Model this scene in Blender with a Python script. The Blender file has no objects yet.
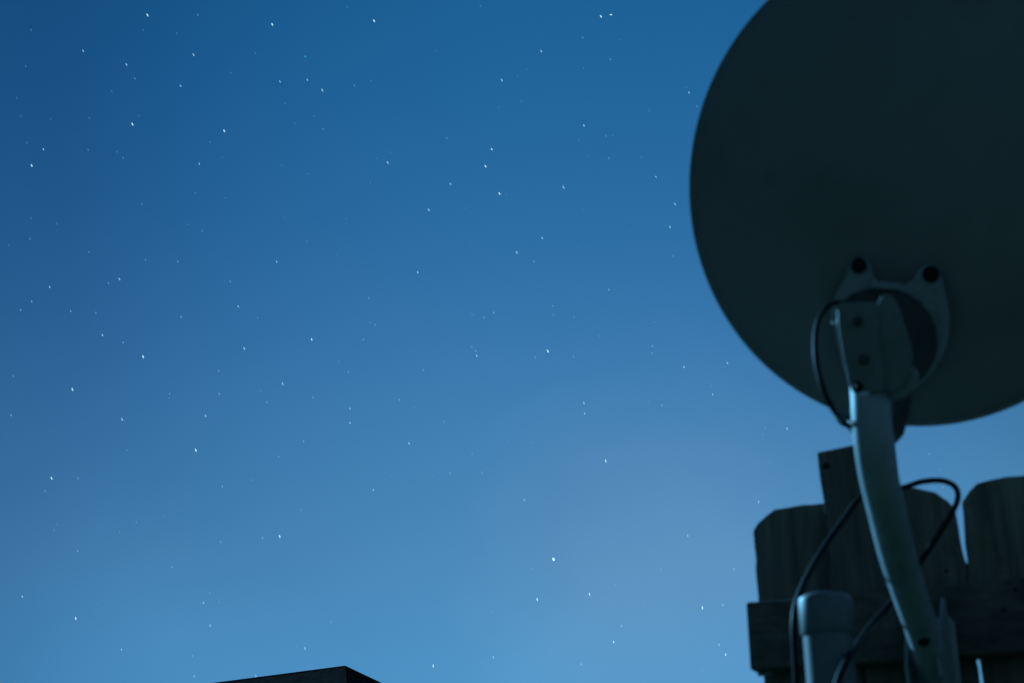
import bpy, bmesh, math, random
from math import sin, cos, tan, radians as R, pi
from mathutils import Vector as V, Matrix
random.seed(7)
sc = bpy.context.scene
C = sc.collection
W, H = 1024, 683
F_PX = 1422.0
PITCH = R(22)
CAM = V((0, 0, 1.35))


# ------------------------------------------------------------------ helpers
def ray(px, py):
    x = (px - 512) / F_PX
    u = (341.5 - py) / F_PX
    return V((x, cos(PITCH) - sin(PITCH) * u, sin(PITCH) + cos(PITCH) * u))


def at(px, py, Y):                       # photo pixel -> world point at forward distance Y
    d = ray(px, py)
    return CAM + d * (Y / d.y)


def hit(px, py, p0, n):                  # photo pixel -> point on a plane
    d = ray(px, py)
    return CAM + d * ((p0 - CAM).dot(n) / d.dot(n))


def tag(o, label=None, cat=None, group=None, kind=None):
    if label: o['label'] = label
    if cat: o['category'] = cat
    if group: o['group'] = group
    if kind: o['kind'] = kind
    return o


def empty(name, loc, label, cat, group=None):
    o = bpy.data.objects.new(name, None)
    C.objects.link(o)
    o.location = loc
    o.empty_display_size = 0.1
    bpy.context.view_layer.update()
    return tag(o, label, cat, group)


def obj(name, bm, m, parent=None, smooth=False, bevel=0, seg=2, auto=None):
    bmesh.ops.recalc_face_normals(bm, faces=bm.faces[:])
    me = bpy.data.meshes.new(name)
    bm.to_mesh(me)
    bm.free()
    if smooth:
        for p in me.polygons: p.use_smooth = True
    o = bpy.data.objects.new(name, me)
    C.objects.link(o)
    me.materials.append(m)
    if auto is not None:
        me.set_sharp_from_angle(angle=R(auto))
    if bevel:
        b = o.modifiers.new('bevel', 'BEVEL')
        b.width = bevel
        b.segments = seg
        b.limit_method = 'ANGLE'
        b.angle_limit = R(35)
    if parent is not None:
        o.parent = parent
        o.matrix_parent_inverse = root_matrix(parent).inverted()
    return o


def root_matrix(o):
    m = Matrix.Translation(o.location)
    return m if o.parent is None else Matrix.Identity(4)


def prism(bm, pts, ext):                 # closed outline of world points pushed along ext
    lo = [bm.verts.new(p) for p in pts]
    hi = [bm.verts.new(p + ext) for p in pts]
    bm.faces.new(lo)
    bm.faces.new(hi[::-1])
    n = len(pts)
    for i in range(n):
        bm.faces.new((lo[i], hi[i], hi[(i + 1) % n], lo[(i + 1) % n]))
    return bm


def basis(d):
    d = d.normalized()
    a = V((0, 0, 1)) if abs(d.z) < .9 else V((1, 0, 0))
    x = a.cross(d).normalized()
    return x, d.cross(x)


def lathe(bm, p, d, prof, seg=32, phase=0):    # prof: (radius, height along d) list, closed by caps
    d = d.normalized()
    x, y = basis(d)
    rings = []
    for r, h in prof:
        rings.append([bm.verts.new(p + d * h + (x * cos(t) + y * sin(t)) * max(r, 1e-5))
                      for t in [phase + 2 * pi * i / seg for i in range(seg)]])
    for a, b in zip(rings, rings[1:]):
        for i in range(seg):
            bm.faces.new((a[i], a[(i + 1) % seg], b[(i + 1) % seg], b[i]))
    bm.faces.new(rings[0][::-1])
    bm.faces.new(rings[-1])
    return bm


def bolt(bm, p, d, r, h=.005, washer=True):
    if washer:
        lathe(bm, p, d, [(r * 1.35, 0), (r * 1.35, .0014), (r * 1.2, .0017)], 24)
    lathe(bm, p + d.normalized() * .0012, d, [(r, 0), (r, h * .85), (r * .86, h)], 6)
    lathe(bm, p + d.normalized() * (h + .0005), d, [(r * .45, 0), (r * .45, .004), (r * .35, .0048)], 16)


def spline(pts, n=10):
    out = []
    P = [pts[0] * 2 - pts[1]] + list(pts) + [pts[-1] * 2 - pts[-2]]
    for i in range(1, len(P) - 2):
        a, b, c, d = P[i - 1:i + 3]
        for k in range(n):
            t = k / n
            out.append(.5 * ((2 * b) + (c - a) * t + (2 * a - 5 * b + 4 * c - d) * t * t + (3 * b - a - 3 * c + d) * t ** 3))
    out.append(pts[-1])
    return out


def tube(bm, path, r, seg=24, inner=None):
    t0 = (path[1] - path[0]).normalized()
    x, y = basis(t0)
    rings = []
    for i, p in enumerate(path):
        t = (path[min(i + 1, len(path) - 1)] - path[max(i - 1, 0)]).normalized()
        x = (x - t * x.dot(t)).normalized()
        y = t.cross(x)
        rr = r(i / (len(path) - 1)) if callable(r) else r
        rings.append([bm.verts.new(p + (x * cos(a) + y * sin(a)) * rr)
                      for a in [2 * pi * k / seg for k in range(seg)]])
    for a, b in zip(rings, rings[1:]):
        for i in range(seg):
            bm.faces.new((a[i], a[(i + 1) % seg], b[(i + 1) % seg], b[i]))
    bm.faces.new(rings[0][::-1])
    bm.faces.new(rings[-1])
    return bm


def box(bm, lo, hi, mat=None):
    vs = []
    for z in (lo[2], hi[2]):
        for x, y in ((lo[0], lo[1]), (hi[0], lo[1]), (hi[0], hi[1]), (lo[0], hi[1])):
            p = V((x, y, z))
            vs.append(bm.verts.new(mat @ p if mat else p))
    for f in ((0, 1, 2, 3), (7, 6, 5, 4), (0, 4, 5, 1), (1, 5, 6, 2), (2, 6, 7, 3), (3, 7, 4, 0)):
        bm.faces.new([vs[i] for i in f])
    return bm


# ---------------------------------------------------------------- materials
def material(name, base, rough=.6, metal=0., var=.25, scale=12, stretch=(1, 1, 1), bump=.1, bscale=None,
             dark=None, spots=0., rvar=.15, bdist=.002, spec=.5):
    m = bpy.data.materials.new(name)
    m.use_nodes = True
    nt = m.node_tree
    b = nt.nodes['Principled BSDF']
    N, L = nt.nodes.new, nt.links.new
    tc = N('ShaderNodeTexCoord')
    mp = N('ShaderNodeMapping')
    mp.inputs['Scale'].default_value = stretch
    L(tc.outputs['Object'], mp.inputs[0])
    n1 = N('ShaderNodeTexNoise')
    n1.inputs['Scale'].default_value = scale
    n1.inputs['Detail'].default_value = 6
    n1.inputs['Roughness'].default_value = .62
    L(mp.outputs[0], n1.inputs[0])
    rp = N('ShaderNodeValToRGB')
    d = dark or tuple(c * (1 - var) for c in base)
    u = tuple(min(1, c * (1 + var)) for c in base)
    rp.color_ramp.elements[0].position = .3
    rp.color_ramp.elements[1].position = .7
    rp.color_ramp.elements[0].color = (*d, 1)
    rp.color_ramp.elements[1].color = (*u, 1)
    L(n1.outputs[0], rp.inputs[0])
    col = rp.outputs[0]
    if spots:
        n3 = N('ShaderNodeTexNoise')
        n3.inputs['Scale'].default_value = scale * 5
        n3.inputs['Detail'].default_value = 3
        L(tc.outputs['Object'], n3.inputs[0])
        r3 = N('ShaderNodeValToRGB')
        r3.color_ramp.elements[0].position = .62
        r3.color_ramp.elements[1].position = .72
        r3.color_ramp.elements[0].color = (0, 0, 0, 1)
        r3.color_ramp.elements[1].color = (spots, spots, spots, 1)
        L(n3.outputs[0], r3.inputs[0])
        mx = N('ShaderNodeMix')
        mx.data_type = 'RGBA'
        L(r3.outputs[0], mx.inputs[0])
        L(col, mx.inputs[6])
        mx.inputs[7].default_value = (base[0] * .35, base[1] * .3, base[2] * .26, 1)
        col = mx.outputs[2]
    if name.startswith('weathered'):
        oi = N('ShaderNodeObjectInfo')
        mo = N('ShaderNodeMapRange')
        mo.inputs['To Min'].default_value = .72; mo.inputs['To Max'].default_value = 1.22
        L(oi.outputs['Random'], mo.inputs[0])
        vm = N('ShaderNodeVectorMath'); vm.operation = 'SCALE'
        L(col, vm.inputs[0]); L(mo.outputs[0], vm.inputs['Scale'])
        col = vm.outputs[0]
    L(col, b.inputs['Base Color'])
    mr = N('ShaderNodeMapRange')
    mr.inputs['To Min'].default_value = max(.05, rough - rvar)
    mr.inputs['To Max'].default_value = min(1, rough + rvar)
    L(n1.outputs[0], mr.inputs[0])
    L(mr.outputs[0], b.inputs['Roughness'])
    b.inputs['Metallic'].default_value = metal
    b.inputs['Specular IOR Level'].default_value = spec
    if bump:
        n2 = N('ShaderNodeTexNoise')
        n2.inputs['Scale'].default_value = bscale or scale * 4
        n2.inputs['Detail'].default_value = 5
        L(mp.outputs[0], n2.inputs[0])
        bp = N('ShaderNodeBump')
        bp.inputs['Strength'].default_value = bump
        bp.inputs['Distance'].default_value = bdist
        L(n2.outputs[0], bp.inputs['Height'])
        L(bp.outputs[0], b.inputs['Normal'])
    return m


M = {
    'dish': material('dish_grey_paint', (.305, .29, .27), .62, 0, .14, 6, bump=.05, bscale=180, spots=.12, bdist=.0008),
    'galv': material('galvanised_steel', (.48, .52, .56), .5, .0, .18, 26, bump=.06, bscale=160, spots=.35, rvar=.1, bdist=.0006),
    'post': material('post_zinc', (.22, .235, .25), .5, .0, .12, 20, stretch=(1, 1, .25), bump=.05, bscale=150, spots=.25, rvar=.08, bdist=.0006),
    'bracket': material('bracket_zinc', (.42, .43, .43), .5, .25, .2, 30, bump=.08, bscale=140, spots=.4, bdist=.0008),
    'plate': material('clamp_plate_zinc', (.30, .31, .31), .45, .3, .15, 22, bump=.06, bscale=160, spots=.4, bdist=.0006),
    'black': material('black_oxide', (.012, .012, .012), .6, 0, .3, 60, bump=.1, spec=.25),
    'bolt': material('bolt_zinc', (.11, .11, .11), .5, .2, .2, 40, bump=.05),
    'housing': material('dark_steel_recess_shade', (.075, .072, .07), .6, 0, .3, 25, bump=.1, spec=.3),  # dark steel parts; on the drum this tone paints the recess shade
    'cable': material('cable_sheath', (.010, .010, .011), .55, 0, .2, 50, bump=.04, spec=.14),
    'wood': material('weathered_wood', (.17, .148, .122), .85, 0, .45, 9, stretch=(7, 7, .55), bump=.55, bscale=22, spots=.3, bdist=.003, spec=.2),
    'rail': material('weathered_rail', (.15, .13, .108), .85, 0, .45, 9, stretch=(.6, 7, 7), bump=.55, bscale=22, spots=.3, bdist=.003, spec=.2),
    'shingle': material('asphalt_shingle', (.055, .041, .036), .95, 0, .4, 9, bump=.3, bscale=40, bdist=.01, spec=.02),
    'fascia': material('fascia_paint', (.07, .068, .062), .6, 0, .2, 6, bump=.1),
    'siding': material('house_siding', (.20, .19, .17), .75, 0, .15, 4, bump=.2, bscale=30, bdist=.01),
    'glass': material('dark_window_glass', (.02, .025, .03), .08, 0, .1, 2, bump=0, rvar=.02),
    'grass': material('dark_lawn', (.035, .055, .022), .95, 0, .5, 3, bump=.8, bscale=60, bdist=.03, spec=.1),
    'lens': material('lnb_plastic', (.11, .11, .11), .5, 0, .15, 20, bump=.05),
}

M['shingle'].node_tree.nodes['Principled BSDF'].inputs['IOR'].default_value = 1.0     # dead matt

# --------------------------------------------------------------------- fence
YAW = R(25)
T = V((cos(YAW), -sin(YAW), 0))                # along the fence, to the right and towards the camera
NF = V((-sin(YAW), -cos(YAW), 0))              # out of the fence, towards the camera
FO = at(880, 560, 1.62)
FO.z = 0


def fuz(px, py, off=0.):
    p = hit(px, py, FO + NF * off, NF) - FO
    return p.dot(T), p.z


def fw(u, z, off=0.):
    return FO + T * u + NF * off + V((0, 0, z))


def ragged(poly, step=.012, amp=.0012):
    out = []
    n = len(poly)
    for i in range(n):
        a, b = V(poly[i]), V(poly[(i + 1) % n])
        k = max(1, int((b - a).length / step))
        for j in range(k):
            p = a.lerp(b, j / k)
            if 0 < j: p += V((random.uniform(-amp, amp), random.uniform(-amp, amp)))
            out.append((p.x, p.y))
    return out


fence = empty('wooden_fence', fw(.1, 0), 'dark weathered wooden fence with dog-eared boards behind the metal post', 'fence')
TH = .017
tops = {
    'a': [(758, 606), (755, 570), (754, 548), (752.5, 531), (757, 523), (766, 515), (774, 509), (790, 506.5), (812, 504), (838, 501), (848, 506), (855, 517)],
    'c': [(858, 515), (862, 503), (870, 492), (885, 489.5), (905, 488), (914, 487.2), (922, 489), (935, 492), (948, 501), (953, 507), (956, 522), (963.3, 559), (966.9, 562.5), (967.6, 600), (973, 650), (978.3, 683)],
    'd': [(983, 683), (977.6, 650), (968.6, 600), (967.6, 563), (967, 559), (963.5, 519), (962, 502), (969.5, 491), (977, 483.5), (990, 480), (1007, 476.6), (1030, 475)],
}
bz = .05
pa = [fuz(*p) for p in tops['a']]
uc = fuz(856.5, 600)[0]
pa = [(pa[0][0] + .002, bz)] + pa + [(uc - .0015, pa[-1][1] - .02), (uc - .0015, bz)]
pc = [fuz(*p) for p in tops['c']]
uc2 = pc[-1][0]
pc = [(uc + .0015, bz), (uc + .0015, pc[0][1] - .02)] + pc + [(uc2 + .002, bz)]
pd = [fuz(*p) for p in tops['d']]
ud = pd[0][0]
ztop = pd[-1][1]
pd = [(ud + .002, bz)] + pd + [(ud + .118, ztop + .001), (ud + .138, ztop - .017), (ud + .140, ztop - .035), (ud + .139, bz)]
polys = [pa, pc, pd]
u0 = ud + .145
for k in range(4):                             # the fence goes on past the picture's edge
    zt = ztop + random.uniform(-.012, .008)
    polys.append([(u0, bz), (u0, zt - .03), (u0 + .022, zt - .006), (u0 + .05, zt), (u0 + .09, zt), (u0 + .118, zt - .004),
                  (u0 + .139, zt - .03), (u0 + .139, bz)])
    u0 += .145 + random.uniform(0, .003)
for i, p in enumerate(polys):
    off = random.uniform(-.0015, .0015)
    bm = prism(bmesh.new(), [fw(u, z, off) for u, z in ragged(p)], -NF * TH)
    obj('board', bm, M['wood'], fence, bevel=.0015)

RO = .002                                       # back of the rail, just proud of the boards
RT = .038
ru0, rz1 = fuz(745.5, 602, RO + RT)
_, rz0 = fuz(752, 670, RO + RT)
rend = u0


def rail(z0, z1):
    pts = ragged([(ru0, z0), (rend, z0), (rend, z1), (ru0, z1)], .05, .0012)
    return prism(bmesh.new(), [fw(u, z, RO) for u, z in pts], NF * RT)


obj('rail', rail(rz0, rz1), M['rail'], fence, bevel=.003)
obj('rail', rail(.95, 1.035), M['rail'], fence, bevel=.003)
obj('rail', rail(.30, .385), M['rail'], fence, bevel=.003)
# upright board screwed on the front, standing on the rail and rising above the fence
sp = [fuz(*p, RO + .019) for p in ((832, 596), (824, 503), (817, 452.5), (856, 444.5), (892, 438), (899, 500))]
su1 = sp[-1][0]
sp = [(sp[0][0], rz1 + .002)] + sp[1:] + [(su1, rz1 + .002)]
st = obj('upright_stake', prism(bmesh.new(), [fw(u, z, RO + .001) for u, z in ragged(sp, .03)], NF * .019), M['wood'], fence, bevel=.0015)
bm = bmesh.new()
u, z = fuz(826.5, 466, RO + .02)
lathe(bm, fw(u, z, RO + .0185), NF, [(.0042, 0), (.0042, .0022), (.003, .003)], 16)
obj('screw', bm, M['black'], st, True, auto=35)
# nails along the rail, and a bent one under its end
for px, py in ((792, 622), (905, 612), (946, 571), (1004, 610), (1015, 590)):
    u, z = fuz(px, py, RO + RT)
    bm = bmesh.new()
    lathe(bm, fw(u, z, RO + RT - .001), NF, [(.0023, 0), (.0023, .0022), (.0015, .0026)], 14)
    obj('nail', bm, M['black'], fence, True, auto=35)
Pn = hit(766, 674, FO + NF * .012, NF)
Px = (hit(772, 671, FO + NF * .012, NF) - Pn)
bm = tube(bmesh.new(), spline([Pn - Px * .65 + NF * .012, Pn, Pn + Px, Pn + Px * 1.5 - NF * .01], 5), .0022, 10)
nl = obj('bent_nail', bm, M['galv'], fence, True, auto=40)
nl['label'] = 'pale bent nail under the rail end'
# wooden fence posts on the far side, carrying the boards
for uu in (-.115, .78):
    bm = box(bmesh.new(), (0, 0, -.1), (.089, .089, 1.70))
    for v in bm.verts: v.co = fw(uu + v.co.x, v.co.z, -TH - .004 - v.co.y)
    obj('post', bm, M['wood'], fence, bevel=.003)

# ---------------------------------------------------------------- metal post
PY = 1.30
ptop = at(824, 595, PY)
pr = .0222
base = V((ptop.x + .0005, ptop.y, 0))
mp = empty('metal_post', base, 'galvanised round metal post with sleeved cap standing before the wooden fence', 'post')
zt = ptop.z
bm = lathe(bmesh.new(), V((base.x, base.y, 0)), V((0, 0, 1)), [(pr, 0), (pr, zt - .012)], 48)
obj('pipe', bm, M['post'], mp, True, auto=40)
cr = pr + .0022
bm = lathe(bmesh.new(), V((base.x, base.y, zt - .036)), V((0, 0, 1)),
           [(pr + .0004, -.0006), (cr - .0006, -.0006), (cr, .0006), (cr, .030), (cr - .0012, .0335), (cr - .005, .0355), (.010, .0375), (.002, .038)], 48)
obj('cap', bm, M['post'], mp, True, auto=50)
bm = lathe(bmesh.new(), V((base.x, base.y, 0)), V((0, 0, 1)), [(.11, 0), (.10, .03), (.06, .045), (pr + .001, .05)], 32)
obj('footing', bm, material('footing_concrete', (.24, .23, .21), .9, 0, .2, 20, bump=.5), mp, True, auto=40)

# ------------------------------------------------------------ satellite dish
AZ, EL = R(12), R(20)
AX = V((sin(AZ) * cos(EL), cos(AZ) * cos(EL), sin(EL)))        # where the dish looks, away from the camera
AXX = V((cos(AZ), -sin(AZ), 0))
AXY = AXX.cross(AX)
d0 = ray(928, 178)
DC = CAM + d0 * 1.45                                           # rim centre (1.45 m along the optical axis)
mast_foot = at(930, 665, 1.53)
dish = empty('satellite_dish', mast_foot, 'round grey satellite dish seen from behind on a curved metal mast', 'satellite dish')
SEG = 160
DEPTH = .058
rim = []
e1 = V((.367, -.930)); e2 = V((.930, .367))
for i in range(SEG):
    t = 2 * pi * i / SEG
    q = V((928, 178)) + e1 * (250.2 * cos(t)) + e2 * (237.0 * sin(t))
    rim.append(hit(q.x, q.y, DC, AX) - DC)


def prof_h(s):
    return -DEPTH * (1 - .93 * s * s - .07 * s ** 14)


bm = bmesh.new()
rings = []
outer = [(s, prof_h(s) - .0011) for s in [.02, .08, .16, .24, .32, .4, .48, .56, .64, .72, .79, .85, .9, .94, .966]]
lip = [(.982, -.0016), (1.0, -.0010), (.9992, .0010), (.993, .0080), (.986, .0070), (.980, .004)]
inner = [(s, prof_h(s) + .0011) for s in [.966, .94, .9, .85, .79, .72, .64, .56, .48, .4, .32, .24, .16, .08, .02]]
for s, h in outer + lip + inner:
    rings.append([bm.verts.new(DC + r * s + AX * h) for r in rim])
for a, b in zip(rings, rings[1:]):
    for i in range(SEG):
        bm.faces.new((a[i], a[(i + 1) % SEG], b[(i + 1) % SEG], b[i]))
bm.faces.new(rings[0][::-1]); bm.faces.new(rings[-1])
obj('reflector', bm, M['dish'], dish, True, auto=28)


def dplane(px, py, off):                                       # pixel -> plane square to the dish axis, off metres behind the rim
    return hit(px, py, DC - AX * off, AX)


def dprism(pts, off, th, smooth_n=0):
    P = [dplane(x, y, off) for x, y in pts]
    if smooth_n:
        Q = P + [P[0], P[1], P[2]]
        P = spline(Q, smooth_n)[smooth_n:smooth_n * (len(pts) + 1)]
        P = P[:-1] if (P[0] - P[-1]).length < 1e-5 else P
    return prism(bmesh.new(), P, AX * th)


# back bracket with two bolted ears, standing off the reflector
ears = [(850, 264), (853, 259), (860, 257), (867, 259), (871, 266), (874, 278), (882, 284), (893, 285.5), (906, 284), (914, 279),
        (919, 270), (925, 265), (933, 264), (939, 268), (942, 278), (946, 296), (950, 318), (948, 340), (941, 360), (929, 377),
        (914, 391), (896, 400), (876, 400), (858, 392), (845, 372), (837, 345), (831, 320), (830, 308), (838, 291), (846, 277)]
br = obj('back_bracket', dprism(ears, .066, .0045), M['bracket'], dish, bevel=.0012)
# spacers that stand on the reflector and carry the bracket
for px, py in ((859, 266), (931, 274), (846, 350), (932, 360)):
    p = dplane(px, py, .0616)
    bm = lathe(bmesh.new(), p, AX, [(.008, 0), (.008, .016)], 20)
    obj('spacer', bm, M['housing'], br, True, auto=40)
# raised drum, its dark colour paints the shaded recess between ears and clamp
drum = [(841, 304), (850, 295), (862, 289.5), (877, 287), (893, 288), (908, 293), (921, 302), (931, 314), (937, 329), (938, 346),
        (934, 362), (925, 376), (912, 386), (896, 391), (878, 391), (861, 384), (849, 369), (842, 350), (838, 328)]
obj('recess_shade_drum', dprism(drum, .084, .0175), M['housing'], br, bevel=.003, seg=3)
# elevation scale bar across the top
obj('cross_bar', dprism([(872, 281), (901, 283), (902, 290), (872, 288)], .0885, .004), M['bracket'], br, bevel=.0012)
# mast clamp: left plate, rounded elevation cheek on the right, small yoke under it
MO = -(at(870, 392, 1.169) - DC).dot(AX)                         # how far the mast axis stands behind the rim
cl = obj('clamp_plate', dprism([(837, 305), (840, 302.5), (873, 302), (876.5, 305), (878, 330), (881.5, 352), (885, 378), (884, 391), (853, 392), (849, 384), (842, 350), (838, 325)], MO + .024, .003),
         M['plate'], dish, bevel=.0006)
ck = obj('elevation_cheek', dprism([(866, 306), (878, 303), (881, 297), (886, 294), (893, 296), (899, 308), (905, 325), (911, 344), (913, 358), (911, 372), (905, 383), (896, 391), (889, 393), (876, 378), (872, 352), (869, 330)], MO + .019, .005),
         M['plate'], dish, bevel=.0007)
yk = obj('yoke', dprism([(884, 388), (896, 382), (907, 368), (914, 366), (919, 374), (917, 387), (905, 398), (893, 401)], MO + .010, .020), M['bracket'], dish, bevel=.0018)
# side webs from the clamp plate forward to the drum
obj('clamp_web', dprism([(843, 309), (848, 309), (851, 350), (857, 384), (854, 384), (847, 350)], MO + .0205, .036), M['bracket'], cl, bevel=.001)
for (px, py, off, r, hh, par) in ((859, 265.5, .0662, .0058, .007, br), (931, 274, .0662, .0062, .007, br)):
    bm = bmesh.new()
    bolt(bm, dplane(px, py, off), -AX, r, hh)
    obj('bolt', bm, M['black'], par, True, auto=30)
for (px, py, r) in ((858, 321, .0034), (864, 359, .0037)):
    bm = bmesh.new()
    bolt(bm, dplane(px, py, MO + .0241), -AX, r, .0035)
    obj('bolt', bm, M['bolt'], cl, True, auto=30)
bm = bmesh.new()
bolt(bm, dplane(857, 387, MO + .0241), -AX, .0040, .005)
obj('bolt', bm, M['black'], cl, True, auto=30)
bm = bmesh.new()
bolt(bm, dplane(841, 322, MO + .016), -AXX * .9 - AX * .3, .0022, .003)
obj('bolt', bm, M['galv'], cl, True, auto=30)

# curved mast
mpath = [(866, 318, 1.166), (868, 350, 1.166), (870, 392, 1.169), (872.5, 430, 1.176), (878, 472, 1.198), (887, 512, 1.24), (896.5, 552, 1.298),
         (909, 592, 1.375), (921, 627, 1.450), (930, 655, 1.512), (935, 672, 1.55)]
mpts = [at(*p) for p in mpath]
MR = .0169
bm = tube(bmesh.new(), spline(mpts, 9), lambda s: MR, 48)
mast = obj('mast', bm, M['galv'], dish, True, auto=50)
# clamp saddle between mast and drum
mid = at(868, 345, 1.166)
bm = lathe(bmesh.new(), mid + AX * .006, AX, [(.0165, 0), (.0165, max(.006, MO - .086))], 24)
obj('clamp_saddle', bm, M['housing'], cl, True, auto=40)

# hinged foot: base plate on the fence rail, two cheeks and a pin through the mast
tan_end = (mpts[-1] - mpts[-3]).normalized()
pin = at(922, 640, 1.475)
foot = bmesh.new()
fo_off = RO + RT + .001
uf, zf = fuz(935, 676, fo_off)
prism(foot, [fw(uf + a, zf + b, fo_off) for a, b in ((-.022, -.08), (.022, -.08), (.027, -.074), (.027, .055), (.022, .062), (-.022, .062), (-.027, .055), (-.027, -.074))], NF * .004)
fp = obj('foot_plate', foot, M['bracket'], dish, bevel=.001)
for s in (-1, 1):
    uo = .0178 * s - (.0035 if s < 0 else 0)
    ch = [(.0, -.055), (.0, .078), (.014, .080), (.045, .050), (.075, .022), (.09, .004), (.088, -.014), (.07, -.022), (.035, -.045)]
    pts = [fw(uf + uo, zf + b, fo_off + .0042 + a * (1 if s > 0 else .6)) for a, b in ch]
    o = obj('foot_cheek', prism(bmesh.new(), pts, T * .0035), M['bracket'], fp, bevel=.0008)
bm = bmesh.new()
bolt(bm, at(923.5, 640, 1.4435), (CAM - at(923.5, 640, 1.4435)), .0050, .004)
obj('bolt', bm, M['black'], mast, True, auto=30)

# feed arm passing under the rim, with the receiver at its end
fa = [dplane(906, 372, .080), dplane(903, 398, .060), dplane(898.5, 424, .03), dplane(893, 437, -.005)]
fend = fa[-1] + AX * .30 + AXY * .012 - AXX * .03
bm = tube(bmesh.new(), spline(fa + [fa[-1] + AX * .1 - AXX * .012, fend], 8), .0085, 4)
arm = obj('feed_arm', bm, M['housing'], dish, bevel=.0015)
bm = lathe(bmesh.new(), fend + AX * .03 + AXY * .012, -AX + AXY * .25, [(.012, -.03), (.018, -.026), (.019, .03), (.024, .034), (.024, .052), (.02, .056)], 28)
obj('receiver', bm, M['lens'], arm, True, auto=40)

# -------------------------------------------------------------------- cables
def cable(name, pts, r, label, drop=False):
    pw = [at(*p) for p in pts]
    if drop:
        a, b = pw[1], pw[-2]
        pw = [V((a.x, a.y, -.02 + (a.z + .02) * k / 16)) for k in range(16)] + pw[1:-1] + [V((b.x, b.y, b.z + (-.02 - b.z) * k / 16)) for k in range(1, 17)]
    o = obj(name, tube(bmesh.new(), spline(pw, 12), r, 16), M['cable'], None, True, auto=60)
    return tag(o, label, 'cable', 'black cables of the dish')


cable('coaxial_cable', [(852, 306, 1.155), (842, 303, 1.140), (832, 304.5, 1.135), (822.5, 313, 1.133), (816.5, 329, 1.133), (815.5, 349, 1.133), (818, 370, 1.133),
                        (824, 391, 1.135), (833, 409, 1.15), (844, 422, 1.18), (854, 431, 1.212), (868, 448, 1.235), (878, 474, 1.245), (884, 500, 1.29)], .0025,
      'thin black cable looping beside the dish bracket and down behind the mast')
cable('coaxial_cable', [(800, 900, 1.33), (799, 720, 1.325), (795.5, 662, 1.32), (794, 622, 1.32), (798, 599, 1.335), (808, 575, 1.37), (823, 549, 1.42), (842, 522, 1.455),
                        (861, 497, 1.47), (880, 490.5, 1.485), (902, 488, 1.50), (921, 482, 1.505), (940, 480.5, 1.505), (953, 485, 1.505), (958, 494, 1.505),
                        (955, 507, 1.505), (942, 529, 1.50), (923, 558, 1.50), (906, 583, 1.50), (891, 603, 1.49), (868, 629, 1.42), (849, 657, 1.27), (837, 684, 1.235),
                        (828, 730, 1.23), (826, 900, 1.23)], .0031,
      'black cable rising beside the metal post and arching over the fence boards', True)

# ---------------------------------------------------------- house with hip roof
apex = at(345, 666.5, 20.0)
ra = R(53.7)
RD = V((-sin(ra), cos(ra), 0))                                 # ridge runs away to the left
RS = V((RD.y, -RD.x, 0))                                       # square to it
HW, RISE, LEN = 3.6, 2.22, 7.0
house = empty('house', apex + RD * (LEN / 2) - V((0, 0, apex.z)), 'dark house with a hipped shingle roof far beyond the yard', 'house')
ez = apex.z - RISE
E_ = [apex - RD * HW + RS * HW, apex - RD * HW - RS * HW, apex + RD * (LEN + HW) - RS * HW, apex + RD * (LEN + HW) + RS * HW]
for e in E_: e.z = ez
far_ = apex + RD * LEN
bm = bmesh.new()
v = [bm.verts.new(p) for p in E_ + [apex, far_]]
for f in ((0, 1, 4), (1, 2, 5, 4), (2, 3, 5), (3, 0, 4, 5), (3, 2, 1, 0)): bm.faces.new([v[i] for i in f])
roof = obj('roof', bm, M['shingle'], house, bevel=.02)
bm = tube(bmesh.new(), [apex + V((0, 0, .0)), far_ + V((0, 0, .0))], .012, 8)
for k in (0, 1): tube(bm, [apex, E_[k]], .012, 8)
obj('ridge_cap', bm, M['shingle'], roof)
ctr = (E_[0] + E_[2]) / 2
bm = bmesh.new()
m4 = Matrix((( RD.x, RS.x, 0, ctr.x), (RD.y, RS.y, 0, ctr.y), (0, 0, 1, 0), (0, 0, 0, 1)))
hx, hy = LEN / 2 + HW, HW
for lo, hi in (((-hx - .02, -hy - .02, ez - .2), (hx + .02, -hy + .01, ez - .004)), ((-hx - .02, hy - .01, ez - .2), (hx + .02, hy + .02, ez - .004)),
               ((-hx - .02, -hy + .012, ez - .2), (-hx + .01, hy - .012, ez - .004)), ((hx - .01, -hy + .012, ez - .2), (hx + .02, hy - .012, ez - .004))):
    box(bm, lo, hi, m4)
obj('fascia', bm, M['fascia'], house)
bm = box(bmesh.new(), (-hx + .45, -hy + .45, 0), (hx - .45, hy - .45, ez - .01), m4)
obj('wall', bm, M['siding'], house)
for x0 in (-4.6, -.8, 3.2):
    bm = bmesh.new()
    y0 = -hy + .45
    for lo, hi in (((x0, y0 - .06, .9), (x0 + .07, y0 + .02, 2.1)), ((x0 + 1.13, y0 - .06, .9), (x0 + 1.2, y0 + .02, 2.1)),
                   ((x0 + .071, y0 - .06, .9), (x0 + 1.129, y0 + .02, .97)), ((x0 + .071, y0 - .06, 2.03), (x0 + 1.129, y0 + .02, 2.1))):
        box(bm, lo, hi, m4)
    wn = obj('window', bm, M['fascia'], house)
    bm = box(bmesh.new(), (x0 + .072, y0 - .03, .972), (x0 + 1.128, y0 - .01, 2.028), m4)
    obj('pane', bm, M['glass'], wn)

# -------------------------------------------------------------------- ground
bm = bmesh.new()
bmesh.ops.create_circle(bm, cap_ends=True, radius=700, segments=64)
g = obj('ground', bm, M['grass'])
tag(g, 'dark lawn stretching to the horizon', None, None, 'structure')

# --------------------------------------------------------------------- stars
def z5(ox, oy, s, pts): return [(ox + p[0] / s, oy + p[1] / s) + tuple(p[2:]) for p in pts]


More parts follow.
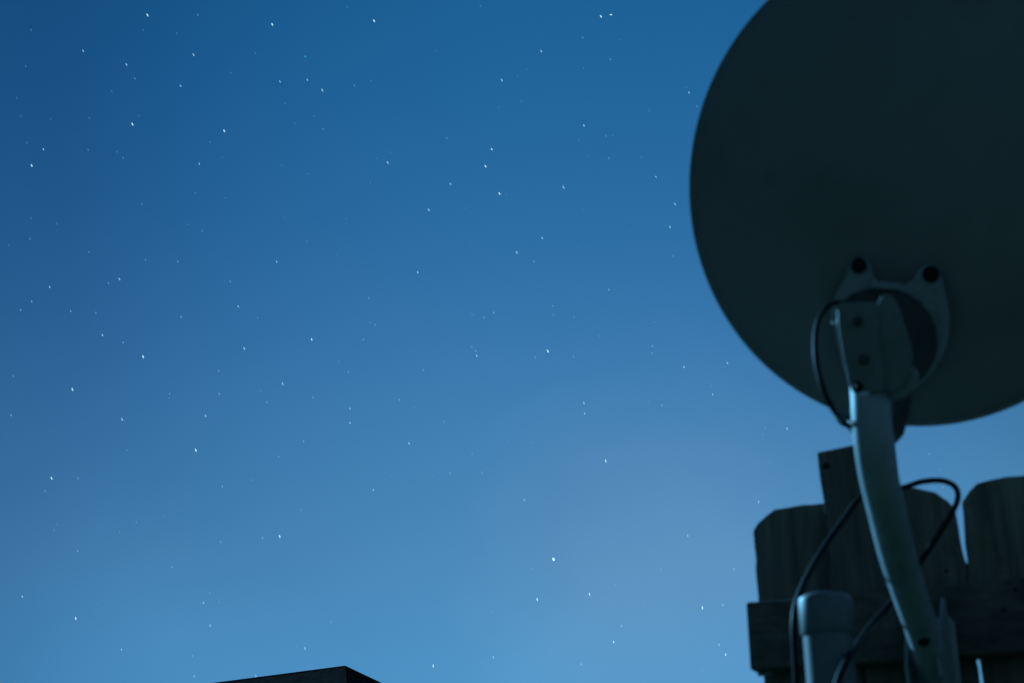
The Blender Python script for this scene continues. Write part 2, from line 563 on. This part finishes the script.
S = []      # px, py, class (3 bright, 2 medium, 1 faint)
def add(ox, oy, s, c, pts):
    for p in pts: S.append((ox + p[0] / s, oy + p[1] / s, c))


add(0, 0, 2.997, 3, [(442, 45), (816, 73), (397, 372), (672, 392), (95, 496)])
add(0, 0, 2.997, 2, [(249, 152), (580, 164), (541, 257), (839, 244), (921, 239), (966, 270), (597, 491), (130, 447), (379, 193)])
add(0, 0, 2.997, 1, [(630, 426), (666, 472), (676, 593), (425, 612), (563, 673), (853, 652), (921, 521), (369, 473), (351, 455), (152, 356), (62, 347), (268, 353),
                     (335, 273), (93, 90), (593, 44), (854, 310), (883, 370), (968, 386), (50, 293), (766, 160), (264, 449), (404, 235)])
add(340, 0, 2.997, 3, [(102, 62), (782, 49), (812, 44), (455, 447), (436, 498), (478, 580)])
add(340, 0, 2.997, 2, [(143, 487), (266, 629), (731, 376), (947, 530), (603, 153), (670, 561), (485, 240), (331, 551)])
add(340, 0, 2.997, 1, [(727, 112), (810, 178), (532, 227), (559, 208), (476, 321), (543, 303), (797, 407), (805, 474), (727, 629), (90, 547), (18, 655), (320, 413),
                       (43, 256), (22, 20), (421, 18), (498, 583), (378, 624), (152, 457), (730, 205)])
add(340, 228, 2.997, 3, [(623, 369)])
add(340, 228, 2.997, 2, [(606, 30), (530, 73), (233, 133), (410, 383), (731, 525), (733, 556), (207, 646), (30, 541), (30, 584)])
add(340, 228, 2.997, 1, [(395, 356), (407, 368), (25, 431), (806, 185), (461, 254), (638, 233), (700, 385), (585, 388), (70, 334), (105, 290), (390, 41),
                         (582, 100), (965, 531), (573, 644), (396, 677), (311, 582), (431, 268), (86, 210), (178, 515), (250, 425)])
add(400, 456, 3.009, 4, [(462, 311)])
add(400, 456, 3.009, 3, [(413, 432), (570, 416), (643, 560), (910, 457), (980, 598), (100, 632), (619, 15)])
add(400, 456, 3.009, 2, [(374, 132), (281, 606), (971, 448), (960, 568), (866, 240), (666, 511), (545, 627), (1005, 341)])
add(400, 456, 3.009, 1, [(246, 50), (151, 52), (396, 340), (247, 620), (647, 387), (872, 541), (275, 470), (785, 343), (738, 440), (359, 657), (731, 580), (910, 645), (503, 415)])
add(0, 228, 2.997, 3, [(429, 386), (217, 484), (587, 666), (934, 334)])
add(0, 228, 2.997, 2, [(149, 177), (829, 101), (307, 321), (616, 563), (732, 361), (714, 235), (847, 467), (366, 574), (358, 153)])
add(0, 228, 2.997, 1, [(690, 160), (533, 100), (436, 95), (267, 72), (95, 220), (62, 246), (33, 561), (938, 508), (800, 522), (910, 640), (657, 497), (508, 497),
                       (369, 343), (606, 8), (90, 32), (325, 165), (212, 249), (543, 266), (655, 428), (40, 444)])
add(0, 456, 2.56, 3, [(132, 57), (194, 416), (716, 206)])
add(0, 456, 2.56, 2, [(57, 360), (521, 376), (538, 434), (311, 496), (781, 493), (655, 563), (497, 564), (956, 87)])
add(0, 456, 2.56, 1, [(561, 375), (200, 57), (569, 78), (647, 62), (771, 138), (565, 220), (672, 210), (441, 285), (493, 512), (760, 488), (713, 2), (199, 243),
                      (537, 352), (349, 170), (848, 425), (115, 90)])
add(0, 0, 1, 2, [(670, 227), (675, 204), (727.5, 363), (684, 367), (712.7, 394.5), (787, 428.5), (734, 569), (758.6, 502), (689, 92.5), (657, 177)])
add(0, 0, 1, 1, [(673, 256), (631.6, 231.6), (652.5, 346), (652, 353), (765, 428), (762.5, 434.5), (609, 290), (770, 462), (741, 471.6), (742, 592),
                 (686, 87.5), (697, 106), (929, 454), (940, 470), (748, 660), (943, 487)])
rs = random.Random(21)
for k in range(60):                            # the faintest specks between them
    S.append((rs.uniform(6, 740), rs.uniform(6, 650), 6))
S = [p for p in S if p[2] != 6 or ((p[0] - 928) ** 2 + (p[1] - 178) ** 2 > 262 ** 2 and not (190 < p[0] < 400 and p[1] > 655))]
seen = []
for p in S:
    if all((p[0] - q[0]) ** 2 + (p[1] - q[1]) ** 2 > 4 for q in seen): seen.append(p)
S = seen


def star_mat(name, col):
    m = bpy.data.materials.new(name)
    m.use_nodes = True
    nt = m.node_tree
    nt.nodes.remove(nt.nodes['Principled BSDF'])
    e = nt.nodes.new('ShaderNodeEmission')
    e.inputs[0].default_value = (*col, 1)
    nt.links.new(e.outputs[0], nt.nodes['Material Output'].inputs[0])
    m.cycles.emission_sampling = 'NONE'
    return m


SM = {4: star_mat('star_brightest', (.95, 1.6, 2.2)), 3: star_mat('star_bright', (.52, .88, 1.1)), 2: star_mat('star_medium', (.28, .55, .80)),
      1: star_mat('star_faint', (.15, .37, .62)), 5: star_mat('star_fainter', (.105, .30, .55)), 6: star_mat('star_faintest', (.088, .27, .51)),
      7: star_mat('star_faint_high', (.085, .27, .49)), 8: star_mat('star_faintest_high', (.048, .195, .41)), 0: star_mat('star_teal', (.02, .40, .45))}
SIZE = {4: (2.2, 3.6), 3: (1.25, 2.9), 2: (1.1, 2.6), 1: (1.0, 2.3), 5: (1.1, 2.4), 6: (1.0, 2.0), 7: (1.0, 2.3), 8: (1.0, 2.1), 0: (1.5, 2.0)}
SR = 620.0
named = {
    (553, 559): 'brightest star of all, large and glowing, low in the sky left of the fence',
    (196, 450): 'bright white star well above the left end of the house roof',
    (143, 357): 'bright star in the left of the sky, midway between top and bottom',
    (72, 389): 'bright star nearest the left edge of the photo, below the middle',
    (52, 478): 'bright star low at the far left of the sky',
    (612, 14): 'right star of a close bright pair at the top of the sky',
    (601, 16): 'left star of a close bright pair at the top of the sky',
    (374, 20): 'bright star at the top of the sky, left of the centre',
    (147, 15): 'bright star in the top left corner area of the sky',
    (272, 24): 'bright star near the top between two others of a wide row',
    (492, 149): 'upper star of a bright pair in the upper middle of the sky',
    (485, 166): 'lower star of a bright pair in the upper middle of the sky',
    (548, 351): 'lone bright star in the very middle of the sky',
    (433, 666): 'bright star right of the house roof at the bottom edge',
    (605, 461): 'bright star straight above the brightest one, right of it',
    (32, 165): 'bright star at the upper left edge of the sky',
    (75, 618): 'bright star at the bottom left, left of the roof',
}


def capsule(w, l):
    bm = bmesh.new()
    bmesh.ops.create_uvsphere(bm, u_segments=10, v_segments=6, radius=1)
    for v in bm.verts: v.co = V((v.co.x * w / 2, v.co.y * w / 2, v.co.z * l / 2))
    me = bpy.data.meshes.new('star')
    bm.to_mesh(me); bm.free()
    return me


K = SR / F_PX
meshes = {}
for c in SIZE:
    meshes[c] = capsule(SIZE[c][0] * K, SIZE[c][1] * K)
    meshes[c].materials.append(SM[c])
S.append((305.3, 56.4, 0))
RIGHT, UP, FWD = V((1, 0, 0)), V((0, -sin(PITCH), cos(PITCH))), V((0, cos(PITCH), sin(PITCH)))
for px, py, c in S:
    if c == 1 and random.random() < .55: c = 5
    if py < 260: c = {1: 7, 5: 8, 6: 8}.get(c, c)
    o = bpy.data.objects.new('star', meshes[c])
    C.objects.link(o)
    d = ray(px, py)
    o.location = CAM + d * SR
    tilt = R(32 - 24 * py / 683 + random.uniform(-5, 5))        # short trails, turning with the sky
    if abs(px - 611) < 2 and abs(py - 14.7) < 2: tilt = R(85)
    zax = (UP * cos(tilt) - RIGHT * sin(tilt)).normalized()
    yax = d.normalized()
    xax = zax.cross(yax).normalized() * -1
    yax = zax.cross(xax)
    o.rotation_euler = Matrix((xax, yax, zax)).transposed().to_euler()
    k = random.uniform(.88, 1.12)
    o.scale = (k, k, k * random.uniform(.85, 1.2))
    lab = 'small dim star, one of many sprinkled over the deep blue dusk sky'
    if c == 0: lab = 'tiny teal star in the upper left of the sky'
    elif c == 3: lab = 'bright white star, one of the brighter ones over the blue sky'
    for q, t in named.items():
        if (px - q[0]) ** 2 + (py - q[1]) ** 2 < 6: lab = t
    tag(o, lab, 'star', 'stars in the dusk sky')

# --------------------------------------------------------------- sky and light
w = bpy.data.worlds.new('World')
sc.world = w
w.use_nodes = True
nt = w.node_tree
N, L = nt.nodes.new, nt.links.new
bg = nt.nodes['Background']
tc = N('ShaderNodeTexCoord')
sep = N('ShaderNodeSeparateXYZ')
L(tc.outputs['Generated'], sep.inputs[0])


def ramp(stops, src, interp='LINEAR'):
    r = N('ShaderNodeValToRGB')
    r.color_ramp.interpolation = interp
    e = r.color_ramp.elements
    while len(e) > 1: e.remove(e[0])
    e[0].position = stops[0][0]; e[0].color = (*stops[0][1], 1)
    for p, c in stops[1:]:
        x = e.new(p); x.color = (*c, 1)
    L(src, r.inputs[0])
    return r.outputs[0]


elev = ramp([(0, (.09, .33, .60)), (.158, (.080, .292, .560)), (.228, (.076, .260, .505)), (.375, (.040, .183, .412)), (.45, (.025, .153, .365)),
             (.524, (.0165, .132, .330)), (.575, (.0130, .120, .303)), (.8, (.007, .07, .19)), (1, (.004, .045, .13))], sep.outputs[2])
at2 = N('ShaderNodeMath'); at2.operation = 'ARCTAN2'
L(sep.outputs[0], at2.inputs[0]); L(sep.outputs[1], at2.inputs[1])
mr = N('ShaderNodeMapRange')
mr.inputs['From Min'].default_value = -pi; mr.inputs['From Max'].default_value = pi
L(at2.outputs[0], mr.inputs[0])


def A(deg): return (deg + 180) / 360


azr = ramp([(A(-180), (.60, .385, .34)), (A(-125), (.42, .32, .28)), (A(-100), (.20, .18, .17)), (A(-70), (.22,) * 3), (A(-35), (.42, .47, .53)), (A(-20), (.45, .575, .68)), (A(-12), (.76, .83, .88)), (A(-4), (.95, .975, .985)),  # sky outside the view warmed behind, dimmed left, to shape the dish's light
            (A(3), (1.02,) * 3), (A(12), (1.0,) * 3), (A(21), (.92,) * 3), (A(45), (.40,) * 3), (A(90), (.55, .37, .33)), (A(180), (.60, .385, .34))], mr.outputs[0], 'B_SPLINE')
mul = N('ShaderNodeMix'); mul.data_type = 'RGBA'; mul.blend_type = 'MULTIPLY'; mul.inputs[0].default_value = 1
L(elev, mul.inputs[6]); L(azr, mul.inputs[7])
# thin uneven haze low in the sky
ns = N('ShaderNodeTexNoise')
ns.inputs['Scale'].default_value = 3.2; ns.inputs['Detail'].default_value = 3; ns.inputs['Roughness'].default_value = .5
L(tc.outputs['Generated'], ns.inputs[0])
cl_ = ramp([(.42, (0, 0, 0)), (.72, (.34, .22, .15))], ns.outputs[0])
low = ramp([(.1, (1, 1, 1)), (.42, (0, 0, 0))], sep.outputs[2])
cm = N('ShaderNodeMix'); cm.data_type = 'RGBA'; cm.blend_type = 'MULTIPLY'; cm.inputs[0].default_value = 1
L(cl_, cm.inputs[6]); L(low, cm.inputs[7])
cv = N('ShaderNodeMix'); cv.data_type = 'RGBA'; cv.blend_type = 'MULTIPLY'; cv.inputs[0].default_value = 1
L(cm.outputs[2], cv.inputs[6]); L(mul.outputs[2], cv.inputs[7])
ad = N('ShaderNodeMix'); ad.data_type = 'RGBA'; ad.blend_type = 'ADD'; ad.inputs[0].default_value = 1
L(mul.outputs[2], ad.inputs[6]); L(cv.outputs[2], ad.inputs[7])
hz_dir = ray(668, 570).normalized()
dt = N('ShaderNodeVectorMath'); dt.operation = 'DOT_PRODUCT'
nv = N('ShaderNodeVectorMath'); nv.operation = 'MULTIPLY_ADD'
n4 = N('ShaderNodeTexNoise'); n4.inputs['Scale'].default_value = 9; n4.inputs['Detail'].default_value = 3
L(tc.outputs['Generated'], n4.inputs[0])
L(n4.outputs['Color'], nv.inputs[0]); nv.inputs[1].default_value = (.12, .12, .12); L(tc.outputs['Generated'], nv.inputs[2])
nm = N('ShaderNodeVectorMath'); nm.operation = 'NORMALIZE'
L(nv.outputs[0], nm.inputs[0])
L(nm.outputs[0], dt.inputs[0]); dt.inputs[1].default_value = (hz_dir + V((.06, .06, .06))).normalized()
patch = ramp([(.9885, (0, 0, 0)), (.9958, (.010, .008, .006)), (.9993, (.024, .016, .011))], dt.outputs['Value'], 'EASE')
ad3 = N('ShaderNodeMix'); ad3.data_type = 'RGBA'; ad3.blend_type = 'ADD'; ad3.inputs[0].default_value = 1
L(ad.outputs[2], ad3.inputs[6]); L(patch, ad3.inputs[7])
ad = ad3
SUN_AZ, SUN_EL = R(-33), R(25)
sky = N('ShaderNodeTexSky')
sky.sky_type = 'NISHITA'
sky.sun_disc = False
sky.sun_elevation = SUN_EL
sky.sun_rotation = SUN_AZ
ad2 = N('ShaderNodeMix'); ad2.data_type = 'RGBA'; ad2.blend_type = 'ADD'; ad2.inputs[0].default_value = .0001
L(ad.outputs[2], ad2.inputs[6]); L(sky.outputs[0], ad2.inputs[7])
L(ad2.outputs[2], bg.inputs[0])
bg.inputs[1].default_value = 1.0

sl = bpy.data.lights.new('moon', 'SUN')
sl.energy = 5.0
sl.color = (.20, .62, 1.0)
sl.angle = R(.6)
so = bpy.data.objects.new('moon', sl)
C.objects.link(so)
Ld = V((sin(SUN_AZ) * cos(SUN_EL), cos(SUN_AZ) * cos(SUN_EL), sin(SUN_EL)))
so.rotation_euler = Ld.to_track_quat('Z', 'Y').to_euler()
so.location = (-3, 4, 5)

# -------------------------------------------------------------------- camera
cd = bpy.data.cameras.new('camera')
cam = bpy.data.objects.new('camera', cd)
C.objects.link(cam)
cd.sensor_width = 36
cd.lens = F_PX * 36 / W
cam.location = CAM
cam.rotation_euler = (pi / 2 + PITCH, 0, 0)
cd.clip_start = .05
cd.clip_end = 3000
cd.dof.use_dof = True
cd.dof.focus_distance = SR
cd.dof.aperture_fstop = 10.5
sc.camera = cam
sc.render.resolution_x, sc.render.resolution_y = W, H
sc.view_settings.view_transform = 'Standard'
sc.view_settings.look = 'None'
sc.view_settings.exposure = 0
sc.view_settings.gamma = 1
sc.cycles.use_denoising = True
